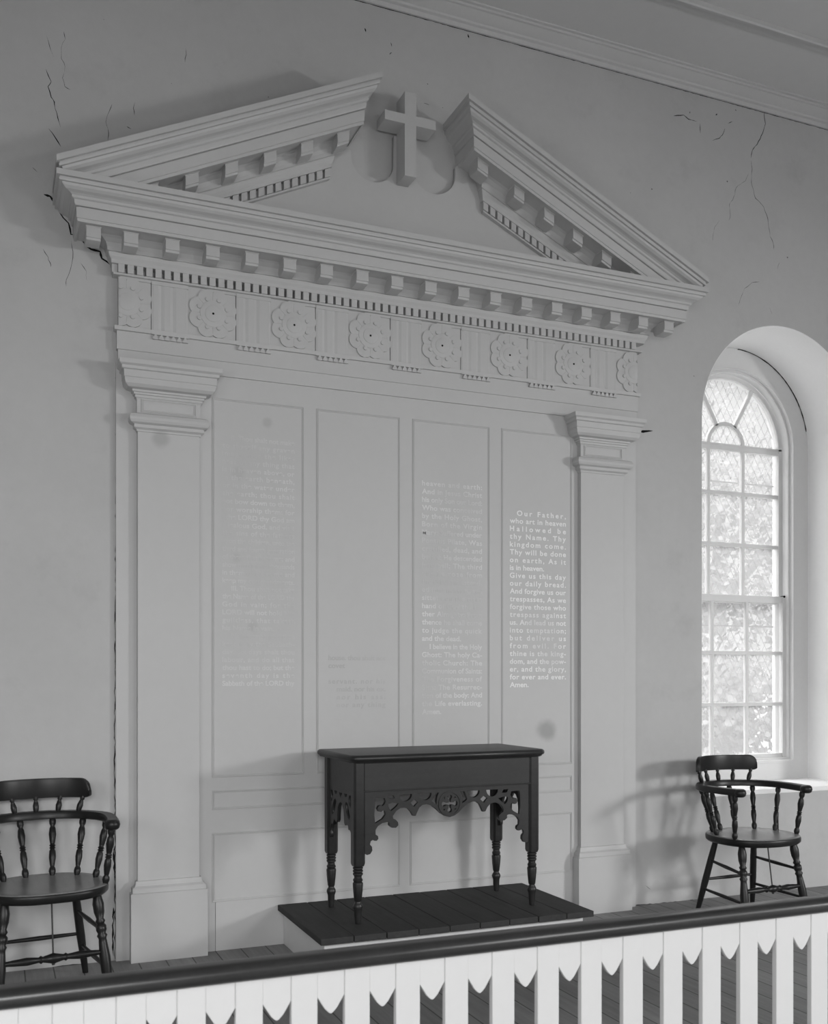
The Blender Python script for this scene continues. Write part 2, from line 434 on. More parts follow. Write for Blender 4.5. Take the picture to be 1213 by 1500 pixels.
def moulding_frame(x0, x1, z0, z1, y=YB, w=.014, parent=rer, name='panel_moulding'):
    pf = [(0, 0), (.0006, .0032), (.003, .0045), (.0052, .0036), (.0058, .0006), (.0075, .0004), (.008, .0034), (.0105, .0034), (w - .002, 0)]
    b = BM(); rings = []
    for cx_, cz_ in ((x0, z0), (x1, z0), (x1, z1), (x0, z1)):
        sx = 1 if cx_ == x0 else -1; sz = 1 if cz_ == z0 else -1
        rings.append([(cx_ + sx * a, y - h, cz_ + sz * a) for a, h in pf])
    rings.append(rings[0])
    strip(b, rings, closed_ring=False, caps=False)
    return obj(name, b, M_MOULD, parent)
PX = [(.987, 1.4555), (1.5215, 1.9830), (2.0525, 2.5140), (2.5850, 3.0390)]
for a, e in PX: moulding_frame(a, e, .853, 2.722)
moulding_frame(.987, 3.039, .694, .789)
moulding_frame(.987, 1.983, .240, .580)
moulding_frame(2.038, 3.039, .240, .580)
b = BM(); box(b, 1.003, 1.0045, YB - .0008, YB, 0, .24)
obj('board_joint', b, M_BLACK, rer)

# ---- pilasters
def stack(bm, x0, x1, prof, yf, yb=YB):
    """mitred mouldings: prof of (offset, z) projecting from a block x0..x1, front at yf, back at yb"""
    rings = []
    for o, z in prof:
        rings.append([(x0 - o, yb, z), (x0 - o, yf - o, z), (x1 + o, yf - o, z), (x1 + o, yb, z)])
    vs = [[bm.verts.new(p) for p in r] for r in rings]
    for a, c in zip(vs, vs[1:]):
        for i in range(3): bm.faces.new((a[i], a[i + 1], c[i + 1], c[i]))
    bm.faces.new(vs[0][::-1]); bm.faces.new(vs[-1])
YS = 4.898
for x0, x1 in ((.6275, .9200), (3.0780, 3.3680)):
    b = BM(); box(b, x0, x1, YS, YB, .37, 2.60)
    pil = obj('pilaster', b, M_PAINT, rer, bevel=.002)
    b = BM()
    stack(b, x0, x1, [(0, 2.512), (.004, 2.514), (.006, 2.522), (.018, 2.530), (.018, 2.545), (.022, 2.546), (.034, 2.552), (.040, 2.563),
                      (.040, 2.575), (.034, 2.590), (.022, 2.597), (.004, 2.599), (.004, 2.664), (.008, 2.672), (.012, 2.673), (.013, 2.684),
                      (.019, 2.686), (.020, 2.695), (.027, 2.697), (.028, 2.706), (.050, 2.711), (.062, 2.724), (.067, 2.742), (.067, 2.750),
                      (.070, 2.752), (.071, 2.783), (.080, 2.787), (.081, 2.800), (.092, 2.808), (.094, 2.828)], YS)
    obj('capital', b, M_PAINT, pil, smooth=12)
    moulding_frame(x0 + .016, x1 - .016, 2.606, 2.668, y=YS - .004, w=.010, parent=pil, name='neck_moulding')
    b = BM()
    stack(b, x0, x1, [(.034, 0), (.034, .322), (.026, .326), (.026, .347), (.014, .356), (.010, .366), (.008, .378), (0, .380)], YS)
    obj('plinth', b, M_PAINT, pil, smooth=12)

# ---- architrave and frieze
b = BM()
stack(b, XL, XR, [(0, 2.828), (0, 2.898), (.006, 2.900), (.006, 2.985), (.017, 2.987), (.019, 3.005), (.004, 3.006)], YF, YW)
obj('architrave', b, M_PAINT, rer, smooth=25)
b = BM()
stack(b, XL, XR, [(0, 3.0), (0, 3.25)], YF + .016, YW)
obj('frieze', b, M_PAINT, rer)
def metope(x0, x1):
    b = BM(); box(b, x0, x1, YF, YF + .017, 3.006, 3.2435); obj('metope', b, M_PAINT, rer)
def triglyph(x0, x1):
    w = x1 - x0; t = .0055; k = w / 6.6
    px = [(x0, 0), (x0, t * .5), (x0 + k * .4, t), (x0 + k * 1.2, t)]
    for j in range(2):
        a = x0 + k * (1.2 + j * 2.1 + .0)
        px += [(a + k * .55, t * .35), (a + k * 1.1, t)]
        px += [(a + k * 2.1, t)]
    px += [(x1 - k * .4, t), (x1, t * .5), (x1, 0)]
    px = sorted(set(px), key=lambda p: (p[0], p[1] if p[0] < (x0 + x1) / 2 else -p[1]))
    b = BM(); strip(b, [[(x, YF - h, z) for x, h in px] + [(x1, YF + .004, z), (x0, YF + .004, z)] for z in (3.006, 3.226)])
    box(b, x0, x1, YF - t - .003, YF + .016, 3.226, 3.244); box(b, x0, x1, YF + .002, YF + .017, 3.006, 3.23)
    return obj('triglyph', b, M_PAINT, rer)
TP = .4095; T0 = .694; TW = .174
def rosette(cx_, clip=None):
    cz_ = 3.124; pts = []
    c, a = .0765, .0445; r0 = None
    for k in range(8):
        for j in range(12):
            ph = R(-22.5 + 45 * j / 12); th = R(45 * k + 22.5) + ph
            r = c * math.cos(ph) + math.sqrt(max(0, a * a - (c * math.sin(ph)) ** 2))
            pts.append((cx_ + r * math.cos(th), cz_ + r * math.sin(th)))
    b = plate([pts], YF - .0085, YF + .002)
    def disc(x, z, r, h0, h1, n=28):
        lathe(b, (x, YF - h0, z), (x, YF - h1, z), [(0, r), (.7, r), (1, r * .94)], n)
    disc(cx_, cz_, .064, .008, .0115, 40)
    disc(cx_, cz_, .040, .010, .0135, 32)
    for k in range(8):
        th = R(45 * k + 22.5)
        disc(cx_ + .073 * math.cos(th), cz_ + .073 * math.sin(th), .0105, .004, .0145, 14)
    for k in range(8):                       # petal edges
        th = R(45 * k); 
        lathe(b, (cx_ + .064 * math.cos(th), YF - .0082, cz_ + .064 * math.sin(th)), (cx_ + .1 * math.cos(th), YF - .0082, cz_ + .1 * math.sin(th)), [(0, .0018), (1, .0012)], 6)
    if clip:
        nx = 1 if clip[0] == 'hi' else -1
        bmesh.ops.bisect_plane(b, geom=b.verts[:] + b.edges[:] + b.faces[:], plane_co=(clip[1], 0, 0), plane_no=(nx, 0, 0), clear_outer=True)
    o = obj('rosette', b, M_PAINT, rer, smooth=35)
    b = BM(); lathe(b, (cx_, YF - .0134, cz_), (cx_, YF - .0138, cz_), [(0, .0055), (1, .0055)], 12)
    if not clip: obj('nail_hole', b, M_BLACK, o)
    else: b.free()
    return o
for k in range(7):
    x = T0 + TP * k
    t = triglyph(x, x + TW)
    b = BM(); box(b, x - .002, x + TW + .002, YF - .0065, YF - .002, 2.962, 2.992)
    box(b, x - .002, x + TW + .002, YF - .019, YF - .002, 2.9835, 2.992)
    obj('regula', b, M_PAINT, t)
    gp = (TW - .006) / 6
    for j in range(6):
        gx = x + .003 + gp * (j + .5)
        b = plate([[(gx - .003, 2.984), (gx + .003, 2.984), (gx + gp / 2 - .001, 2.966), (gx + gp / 2 - .001, 2.962), (gx - gp / 2 + .001, 2.962), (gx - gp / 2 + .001, 2.966)]], YF - .022, YF - .009)
        obj('gutta', b, M_PAINT, t)
for k in range(8):
    cx_ = T0 + TP * k - .1155
    rosette(cx_, ('lo', XL + .002) if k == 0 else (('hi', XR - .002) if k == 7 else None))
    a = max(XL + .005, cx_ - .03); e = min(XR - .005, cx_ + .1145)
    metope(max(XL, T0 + TP * (k - 1) + TW), min(XR, T0 + TP * k - .0028) if k < 7 else XR)
    b = BM(); box(b, a, e, YF - .007, YF, 3.231, 3.2435); obj('metope_band', b, M_PAINT, rer)

# ---- horizontal cornice: (projection, drop) profile shared with the raking cornices
CP = [(-.02, 0), (.290, 0), (.290, -.025), (.276, -.026), (.276, -.033), (.280, -.034), (.277, -.043), (.266, -.044), (.262, -.054), (.250, -.063), (.232, -.068),
      (.222, -.074), (.221, -.084), (.212, -.088), (.211, -.098), (.209, -.106), (.206, -.111), (.194, -.112), (.194, -.116), (.202, -.117), (.200, -.163), (.196, -.164), (.196, -.167), (.198, -.168), (.196, -.178),
      (.186, -.178), (.186, -.172), (.095, -.172), (.080, -.178), (.062, -.192), (.055, -.210), (.053, -.226), (.046, -.228), (.046, -.231), (.048, -.232), (.043, -.246), (.035, -.258),
      (.033, -.268), (.033, -.274), (-.029, -.274), (-.029, -.314), (.024, -.314), (.024, -.323), (-.02, -.323)]
ZT = 3.566
def sweep_paths(paths):
    b = BM(); vs = [[b.verts.new(p) for p in pth] for pth in paths]
    n = len(vs)
    for i in range(n):
        a, c = vs[i], vs[(i + 1) % n]
        for j in range(len(a) - 1): b.faces.new((a[j], a[j + 1], c[j + 1], c[j]))
    return b
b = sweep_paths([[(XL - o, YW, ZT + t), (XL - o, YF - o, ZT + t), (XR + o, YF - o, ZT + t), (XR + o, YW, ZT + t)] for o, t in CP])
corn = obj('cornice', b, M_PAINT, rer, smooth=12)
MODP = [(.05, -.170), (.156, -.170), (.156, -.221), (.149, -.223), (.149, -.234), (.110, -.236), (.062, -.234), (.05, -.214)]
def modillion(xl, ztop, sl=0, parent=corn, w=.064):
    """bracket block hanging from the soffit"""
    b = BM(); xc = xl + w / 2
    def rg(x, P, e=0): return [(x, YF - o, ztop(xc) + t + sl * (x - xc)) for o, t in P]
    strip(b, [rg(xl, MODP), rg(xl + w, MODP)])
    cap = [(.05, -.168), (.159, -.168), (.159, -.177), (.05, -.177)]
    strip(b, [rg(xl - .003, cap), rg(xl + w + .003, cap)])
    return obj('modillion', b, M_PAINT, parent, bevel=.0015)
for k in range(-1, 17):
    x = .549 + .1884 * k
    if k == -1: x = .384
    if k == 16: x = 3.552
    modillion(x, lambda X: ZT)
b = BM(); n = 68
for k in range(n):
    x = .5375 + .04293 * k
    box(b, x, x + .0292, YF - .032, YF + .028, ZT - .3138, ZT - .2742)
for yy in (YF - .030 + .0, ):
    box(b, XL - .030, XL - .004, YF - .018, YF + .018, ZT - .313, ZT - .275)
obj('dentil_course', b, M_PAINT, corn)
# ---- raking cornices of the broken pediment
SL = .470; CO = math.cos(math.atan(SL)); Z0 = 3.625; XA, XB = .253, 3.757
def rake(side):
    if side < 0:
        top = lambda X: Z0 + SL * (X - XA); xs = lambda o: XL - o; xe = lambda o: 1.768 - .70 * (.29 - o); sg = 1
    else:
        top = lambda X: Z0 + SL * (XB - X); xs = lambda o: XR + o; xe = lambda o: 2.2405 + .81 * (.29 - o); sg = -1
    paths = []
    for o, t in CP:
        tv = t / CO
        x0 = xs(o); x1 = xe(max(o, 0))
        # begin where the member rises out of the horizontal cornice
        zc = ZT - .004
        if top(x0) + tv < zc: x0 = (XA + (zc - tv - Z0) / SL) if side < 0 else (XB - (zc - tv - Z0) / SL)
        paths.append([(x0, YW, top(x0) + tv), (x0, YF - o, top(x0) + tv), (x1, YF - o, top(x1) + tv), (x1, YW - .0, top(x1) + tv)])
    rk = obj('raking_cornice', sweep_paths(paths), M_PAINT, rer, smooth=12)
    def ms(x): modillion(x, lambda X: top(X) + (.172 - .172 / CO) * 1.0, sg * SL, rk, w=.062)
    for x in MODX[side]: ms(x)
    b = BM(); k = 0
    lo, hi = (.62, xe(.03) - .002) if side < 0 else (xe(.03) + .002, 3.40)
    x = hi - .031 if side < 0 else lo
    while lo <= x <= hi:
        za, zb = -.276 / CO, -.313 / CO
        if top(x) + za > ZT - .03:
            vs = []
            for yy in (YF - .032, YF + .028):
                for (X, tt) in ((x, zb), (x + .0292, zb), (x + .0292, za), (x, za)):
                    vs.append(b.verts.new((X, yy, top(X) + tt)))
            for f in ((0, 1, 2, 3), (4, 5, 6, 7), (0, 1, 5, 4), (1, 2, 6, 5), (2, 3, 7, 6), (3, 0, 4, 7)):
                b.faces.new([vs[i] for i in f])
        x += -.043 if side < 0 else .043
    obj('dentil_course', b, M_PAINT, rk)
MODX = {-1: (.6416, .829, 1.0167, 1.2053, 1.3915, 1.5790), 1: (2.3575, 2.5761, 2.7612, 2.9428, 3.1306, 3.3180)}
rake(-1); rake(1)

# tympanum board with two scooped lobes either side of the cross
ty = [(.62, 3.52), (3.39, 3.52), (2.43, 3.52 + SL * .92)]
lt = [(2.44, 4.06), (2.36, 4.105), (2.318, 4.125)]
right_lobe = [(2.302, 4.105)] + arc(2.172, 4.065, .130, 0, -180, 24) + [(2.042, 4.20)]
left_lobe = [(1.944, 4.20)] + arc(1.824, 4.052, .120, 0, -180, 24) + [(1.704, 4.075), (1.60, 4.06)]
out = [(.62, 3.52), (3.39, 3.52), (2.47, 3.95), (2.47, 4.06)] + lt[1:] + right_lobe + left_lobe + [(1.54, 3.95)]
obj('tympanum', plate([out], YF, YW), M_PAINT, rer)

# ---- lettering
def spaced(s, size, extra):
    """one line set with wider letter spacing (extra metres between letters)"""
    def build(sp):
        cu = bpy.data.curves.new('t', 'FONT'); cu.body = s; cu.size = size; cu.extrude = .0003; cu.offset = .0009; cu.space_character = sp
        o = bpy.data.objects.new('t', cu); COL.objects.link(o); bpy.context.view_layer.update()
        me = bpy.data.meshes.new_from_object(o.evaluated_get(bpy.context.evaluated_depsgraph_get()))
        bpy.data.objects.remove(o); bpy.data.curves.remove(cu)
        xs = [v.co.x for v in me.vertices]; return me, max(xs) - min(xs)
    m1, w1 = build(1.0); m2, w2 = build(1.3); g = (w2 - w1) / .3
    bpy.data.meshes.remove(m1); bpy.data.meshes.remove(m2)
    return build(1.0 + extra * (len(s) - 1) / g)[0]
def text_mesh(lines, x0, x1, ztop, pitch, size, y=YB - .0006, justify=True):
    """lines: strings; '' leaves a line blank; a leading '~' means: do not stretch"""
    total = BM()
    for i, s in enumerate(lines):
        if not s: continue
        free = s.startswith('~'); ind = s.startswith('>'); 
        s = s.lstrip('~>')
        cu = bpy.data.curves.new('t', 'FONT'); cu.body = s; cu.size = size; cu.extrude = .0003; cu.offset = .0009
        o = bpy.data.objects.new('t', cu); COL.objects.link(o); bpy.context.view_layer.update()
        me = bpy.data.meshes.new_from_object(o.evaluated_get(bpy.context.evaluated_depsgraph_get()))
        bpy.data.objects.remove(o); bpy.data.curves.remove(cu)
        if not me.vertices: continue
        xs_ = [v.co.x for v in me.vertices]; w = max(xs_) - min(xs_); mn = min(xs_)
        a = x0 + (.045 if ind else 0)
        if not free and len(s) > 2 and (x1 - a) > w * 1.12:      # letter-space a short line instead of stretching it
            extra = ((x1 - a) / 1.10 - w) / (len(s) - 1)
            bpy.data.meshes.remove(me); me = spaced(s, size, extra)
            xs_ = [v.co.x for v in me.vertices]; w = max(xs_) - min(xs_); mn = min(xs_)
        k = 1.12 if free else (x1 - a) / w
        for v in me.vertices: v.co = (a + (v.co.x - mn) * k, y - v.co.z, ztop - pitch * i + v.co.y)
        total.from_mesh(me); bpy.data.meshes.remove(me)
    return total
T4 = ['>Our Father,', 'who art in heaven', 'Hallowed be', 'thy Name. Thy', 'kingdom come.', 'Thy will be done', 'on earth, As it', '~is in heaven.',
      'Give us this day', 'our daily bread.', 'And forgive us our', 'trespasses, As we', 'forgive those who', 'trespass against', 'us. And lead us not',
      'into temptation;', 'but deliver us', 'from evil. For', 'thine is the king-', 'dom, and the pow-', 'er, and the glory,', 'for ever and ever.', '~Amen.']
obj('lettering', text_mesh(T4, 2.638, 2.998, 2.246, .0434, .040), M_L4, rer)
T3 = ['heaven and earth:', 'And in Jesus Christ', 'his only Son our Lord:', 'Who was conceived', 'by the Holy Ghost,', 'Born of the Virgin', 'Mary: Suffered under', 'Pontius Pilate, Was',
      'crucified, dead, and', 'buried: He descended', 'into hell; The third', 'day he rose from', 'the dead: He ascend-', 'ed into heaven, and', 'sitteth on the right',
      'hand of God the Fa-', 'ther Almighty: From', 'thence he shall come', 'to judge the quick', '~and the dead.', '>I believe in the Holy', 'Ghost: The holy Ca-',
      'tholic Church: The', 'Communion of Saints:', 'The Forgiveness of', 'Sins: The Resurrec-', 'tion of the body: And', 'the Life everlasting.', '~Amen.']
obj('lettering', text_mesh(T3, 2.108, 2.466, 2.372, .0437, .038), M_L3, rer)
T1 = ['>II. Thou shalt not make', 'to thyself any graven', 'image, nor the like-', 'ness of any thing that', 'is in heaven above, or', 'in the earth beneath,', 'or in the water under',
      'the earth; thou shalt', 'not bow down to them,', 'nor worship them: for', 'I the LORD thy God am', 'a jealous God, and visit', 'the sins of the fathers', 'upon the children, unto the',
      'third and fourth generation', 'of them that hate me; and', 'show mercy unto thousands', 'in them that love me and', 'keep my commandments.', '>III. Thou shalt not take', 'the Name of the LORD thy',
      'God in vain; for the', 'LORD will not hold him', 'guiltless, that taketh', '~his Name in vain.', '>IV. Remember that thou', 'keep holy the Sabbath-', 'day. Six days shalt thou', 'labour, and do all that', 'thou hast to do; but the', 'seventh day is the', 'Sabbath of the LORD thy']
obj('lettering', text_mesh(T1, 1.037, 1.405, 2.520, .0392, .034), M_L1, rer)
T2 = ['', 'his wife, nor his servant,', 'nor his maid, nor', 'his ox, nor his ass, nor', 'any thing that is his.']
T2 = ['house, thou shalt not', '~covet', '', 'servant, nor his', '>maid, nor his ox,', '>nor his ass,', '>nor any thing']
obj('lettering', text_mesh(T2, 1.585, 1.90, 1.435, .0405, .036), M_L2, rer)

# ================================================================ cross
cr = thing('cross', 'plain thick wooden cross fixed between the halves of the broken pediment', 'cross', (1.990, 4.875, 3.941))
b = BM()
y0, y1 = -.072, YF - 4.875 - .001
pts = [(-.032, 0), (.032, 0), (.032, .268), (.143, .268), (.143, .318), (.032, .318), (.032, .436), (-.032, .436), (-.032, .318), (-.143, .318), (-.143, .268), (-.032, .268)]
bb = plate([pts], y0, y1)
obj('cross_body', bb, M_CROSS, cr, bevel=.0015)

# ================================================================ platform
pl = thing('platform', 'low white box platform topped with dark boards, carrying the carved table', 'platform', (2.02, 4.575, 0))
b = BM(); box(b, -.672, .665, -.322, .352, 0, .172); obj('base', b, M_BASE, pl, bevel=.003)
b = BM(); xs_ = [-.705 + 1.40 * k / 9 for k in range(10)]
for k in range(9):
    box(b, xs_[k] + .0018, xs_[k + 1] - .0018, -.372 - random.uniform(0, .006), .352, .172, .202 - random.uniform(0, .0015))
box(b, -.70, .69, -.36, .35, .174, .198)
obj('board_top', b, M_PLAT, pl, bevel=.003)

# ================================================================ communion table
tb = thing('communion_table', 'dark carved wooden table with pierced Gothic apron on the raised platform', 'table', (2.022, 4.60, .202), R(1.5))
HX, HY = .468, .185
b = BM(); w, d, c = .522, .247, .012
def top_ring(off, z):
    W_, D_ = w - off, d - off; q = .03
    return [(-W_ + q, -D_, z), (W_ - q, -D_, z), (W_, -D_ + q, z), (W_, D_ - .005, z), (W_ - .005, D_, z), (-W_ + .005, D_, z), (-W_, D_ - .005, z), (-W_, -D_ + q, z)]
strip(b, [top_ring(.020, .748), top_ring(.010, .750), top_ring(.008, .757), top_ring(.002, .760), top_ring(0, .767), top_ring(.001, .777), top_ring(.008, .784), top_ring(.012, .785)])
obj('tabletop', b, M_TABLE, tb, smooth=50)
for sx in (-1, 1):
    for sy in (-1, 1):
        b = BM(); x, y = sx * HX, sy * HY; s, q = .028, .009
        def oc(z, s=s, q=q): return [(x - s + q, y - s, z), (x + s - q, y - s, z), (x + s, y - s + q, z), (x + s, y + s - q, z), (x + s - q, y + s, z), (x - s + q, y + s, z), (x - s, y + s - q, z), (x - s, y - s + q, z)]
        strip(b, [oc(.268, .024, .008), oc(.280), oc(.748)])
        pr = [(.270, .021), (.266, .017), (.262, .024), (.256, .024), (.252, .019), (.248, .024), (.242, .024), (.238, .019), (.234, .0235), (.228, .0235), (.222, .018),
              (.212, .018), (.206, .0225), (.199, .0225), (.194, .019), (.190, .0235), (.184, .0245), (.150, .022), (.108, .0175), (.104, .0145), (.099, .0145), (.094, .018), (.086, .022), (.078, .0235), (.070, .021), (.060, .0175), (.030, .0165), (.0, .013)]
        lathe(b, (x, y, .3), (x, y, 0), [((.3 - z) / .3, r) for z, r in pr], 16)
        obj('leg', b, M_TABLE, tb, smooth=35)
# upper aprons
ZA0, ZA1 = .612, .748
b = BM(); box(b, -HX + .02, HX - .02, -HY - .020, -HY - .002, ZA0, ZA1); box(b, -HX + .02, HX - .02, -HY - .027, -HY - .018, ZA0, ZA0 + .006); obj('apron', b, M_TABLE, tb, bevel=.0015)
b = BM(); box(b, -HX + .02, HX - .02, HY + .002, HY + .020, ZA0, ZA1); obj('apron', b, M_TABLE, tb, bevel=.0015)
for s in (-1, 1):
    b = BM(); x = s * (HX + .009); box(b, min(x, x + s * .0), 0, 0, 0, 0, 0) if False else box(b, s * (HX + .010) - .009, s * (HX + .010) + .009, -HY + .02, HY - .02, ZA0, ZA1)
    obj('apron', b, M_TABLE, tb, bevel=.0015)
def mir(p): return [(-x, z) for x, z in p][::-1]
# pierced Gothic fretwork, left half measured; x from the centre, z above the platform
low = [(-.445, .33), (-.428, .318), (-.412, .322), (-.402, .338), (-.404, .355), (-.414, .366), (-.410, .381), (-.398, .388), (-.392, .382), (-.380, .381), (-.372, .390), (-.374, .403), (-.386, .411),
       (-.386, .432), (-.374, .450), (-.352, .462), (-.326, .4655), (-.316, .462), (-.316, .448), (-.302, .437), (-.282, .436), (-.270, .448), (-.272, .462), (-.284, .474), (-.297, .480),
       (-.299, .492), (-.281, .515), (-.260, .527), (-.238, .528), (-.220, .522), (-.206, .508), (-.194, .487), (-.181, .486), (-.172, .505), (-.162, .524), (-.146, .536), (-.125, .539), (-.098, .531),
       (-.073, .513), (-.048, .491), (-.026, .477), (0, .470)]
outl = [(-.448, ZA0 + .002), (-.448, .33)] + low[1:] + mir(low)[1:-1] + [(.448, .33), (.448, ZA0 + .002)]
H = [[(-.386, .580), (-.360, .580), (-.340, .578), (-.335, .562), (-.340, .550), (-.350, .541), (-.357, .546), (-.370, .543), (-.377, .530), (-.370, .517), (-.357, .514), (-.348, .522), (-.338, .518), (-.335, .500), (-.350, .481), (-.388, .461), (-.392, .500), (-.390, .56)],
     [(-.322, .551), (-.300, .555), (-.266, .548), (-.285, .531), (-.307, .515), (-.316, .527), (-.322, .540)],
     [(-.326, .590), (-.296, .590), (-.286, .575), (-.305, .573), (-.318, .576)],
     arc(-.233, .592, .034, 180, 360, 10),
     [(-.208, .550), (-.186, .567), (-.166, .548), (-.188, .529)],
     arc(-.130, .592, .034, 180, 360, 10),
     [(-.080, .590), (-.055, .592), (-.066, .574), (-.071, .550), (-.066, .530), (-.082, .541), (-.097, .551), (-.088, .568)]]
holes = H + [mir(h) for h in H]
# central medallion: pierced cross with four small eyes
cz = .535; cz0 = .0
cr_ = []
for k in range(4):
    a = R(90 * k)
    for (lx, lz) in ((.006, -.006), (.020, -.006), (.030, -.013), (.040, -.010), (.043, 0), (.040, .010), (.030, .013), (.020, .006)):
        cr_.append((lx * math.cos(a) - lz * math.sin(a), cz + lx * math.sin(a) + lz * math.cos(a)))
holes.append(cr_)
for k in range(4):
    a = R(45 + 90 * k); cxk, czk = .040 * math.cos(a), cz + .040 * math.sin(a)
    holes.append([(cxk + .0085 * math.cos(a + q), czk + .0085 * math.sin(a + q)) for q in (R(60), R(180), R(300))])
fr = obj('fretwork', plate([outl] + holes, -HY - .017, -HY + .003), M_TABLE, tb)
# raised ring round the medallion
b = BM()
pr = plate([circle(0, cz, .061, 40), circle(0, cz, .053, 40)], -HY - .020, -HY - .016); obj('medallion_ring', pr, M_TABLE, fr)
# side fretwork (narrow) on both ends
lows = [(-.170, .36), (-.158, .352), (-.146, .360), (-.144, .378), (-.150, .388), (-.143, .402), (-.136, .420), (-.120, .428), (-.108, .424), (-.104, .440), (-.092, .452), (-.076, .446), (-.060, .440), (-.048, .452), (-.046, .48), (-.040, .515), (-.022, .538), (0, .545)]
outs = [(-.175, ZA0 + .002), (-.175, .36)] + lows[1:] + mir(lows)[1:-1] + [(.175, .36), (.175, ZA0 + .002)]
Hs = [[(-.142, .590), (-.118, .590), (-.108, .570), (-.118, .545), (-.138, .53), (-.146, .56)],
      [(-.090, .592), (-.050, .592), (-.060, .576), (-.080, .576)],
      [(-.098, .545), (-.075, .556), (-.062, .540), (-.078, .505), (-.100, .480), (-.120, .470), (-.128, .490), (-.112, .52)],
      ]
Hs += [mir(h) for h in Hs] + [[(-.022, .590), (0, .562), (.022, .590)]]
for s in (-1, 1):
    b = plate([outs] + Hs, -.009, .009)
    for v in b.verts: x, y, z = v.co; v.co = (s * (HX + .009) + y, x, z)
    obj('fretwork', b, M_TABLE, tb)
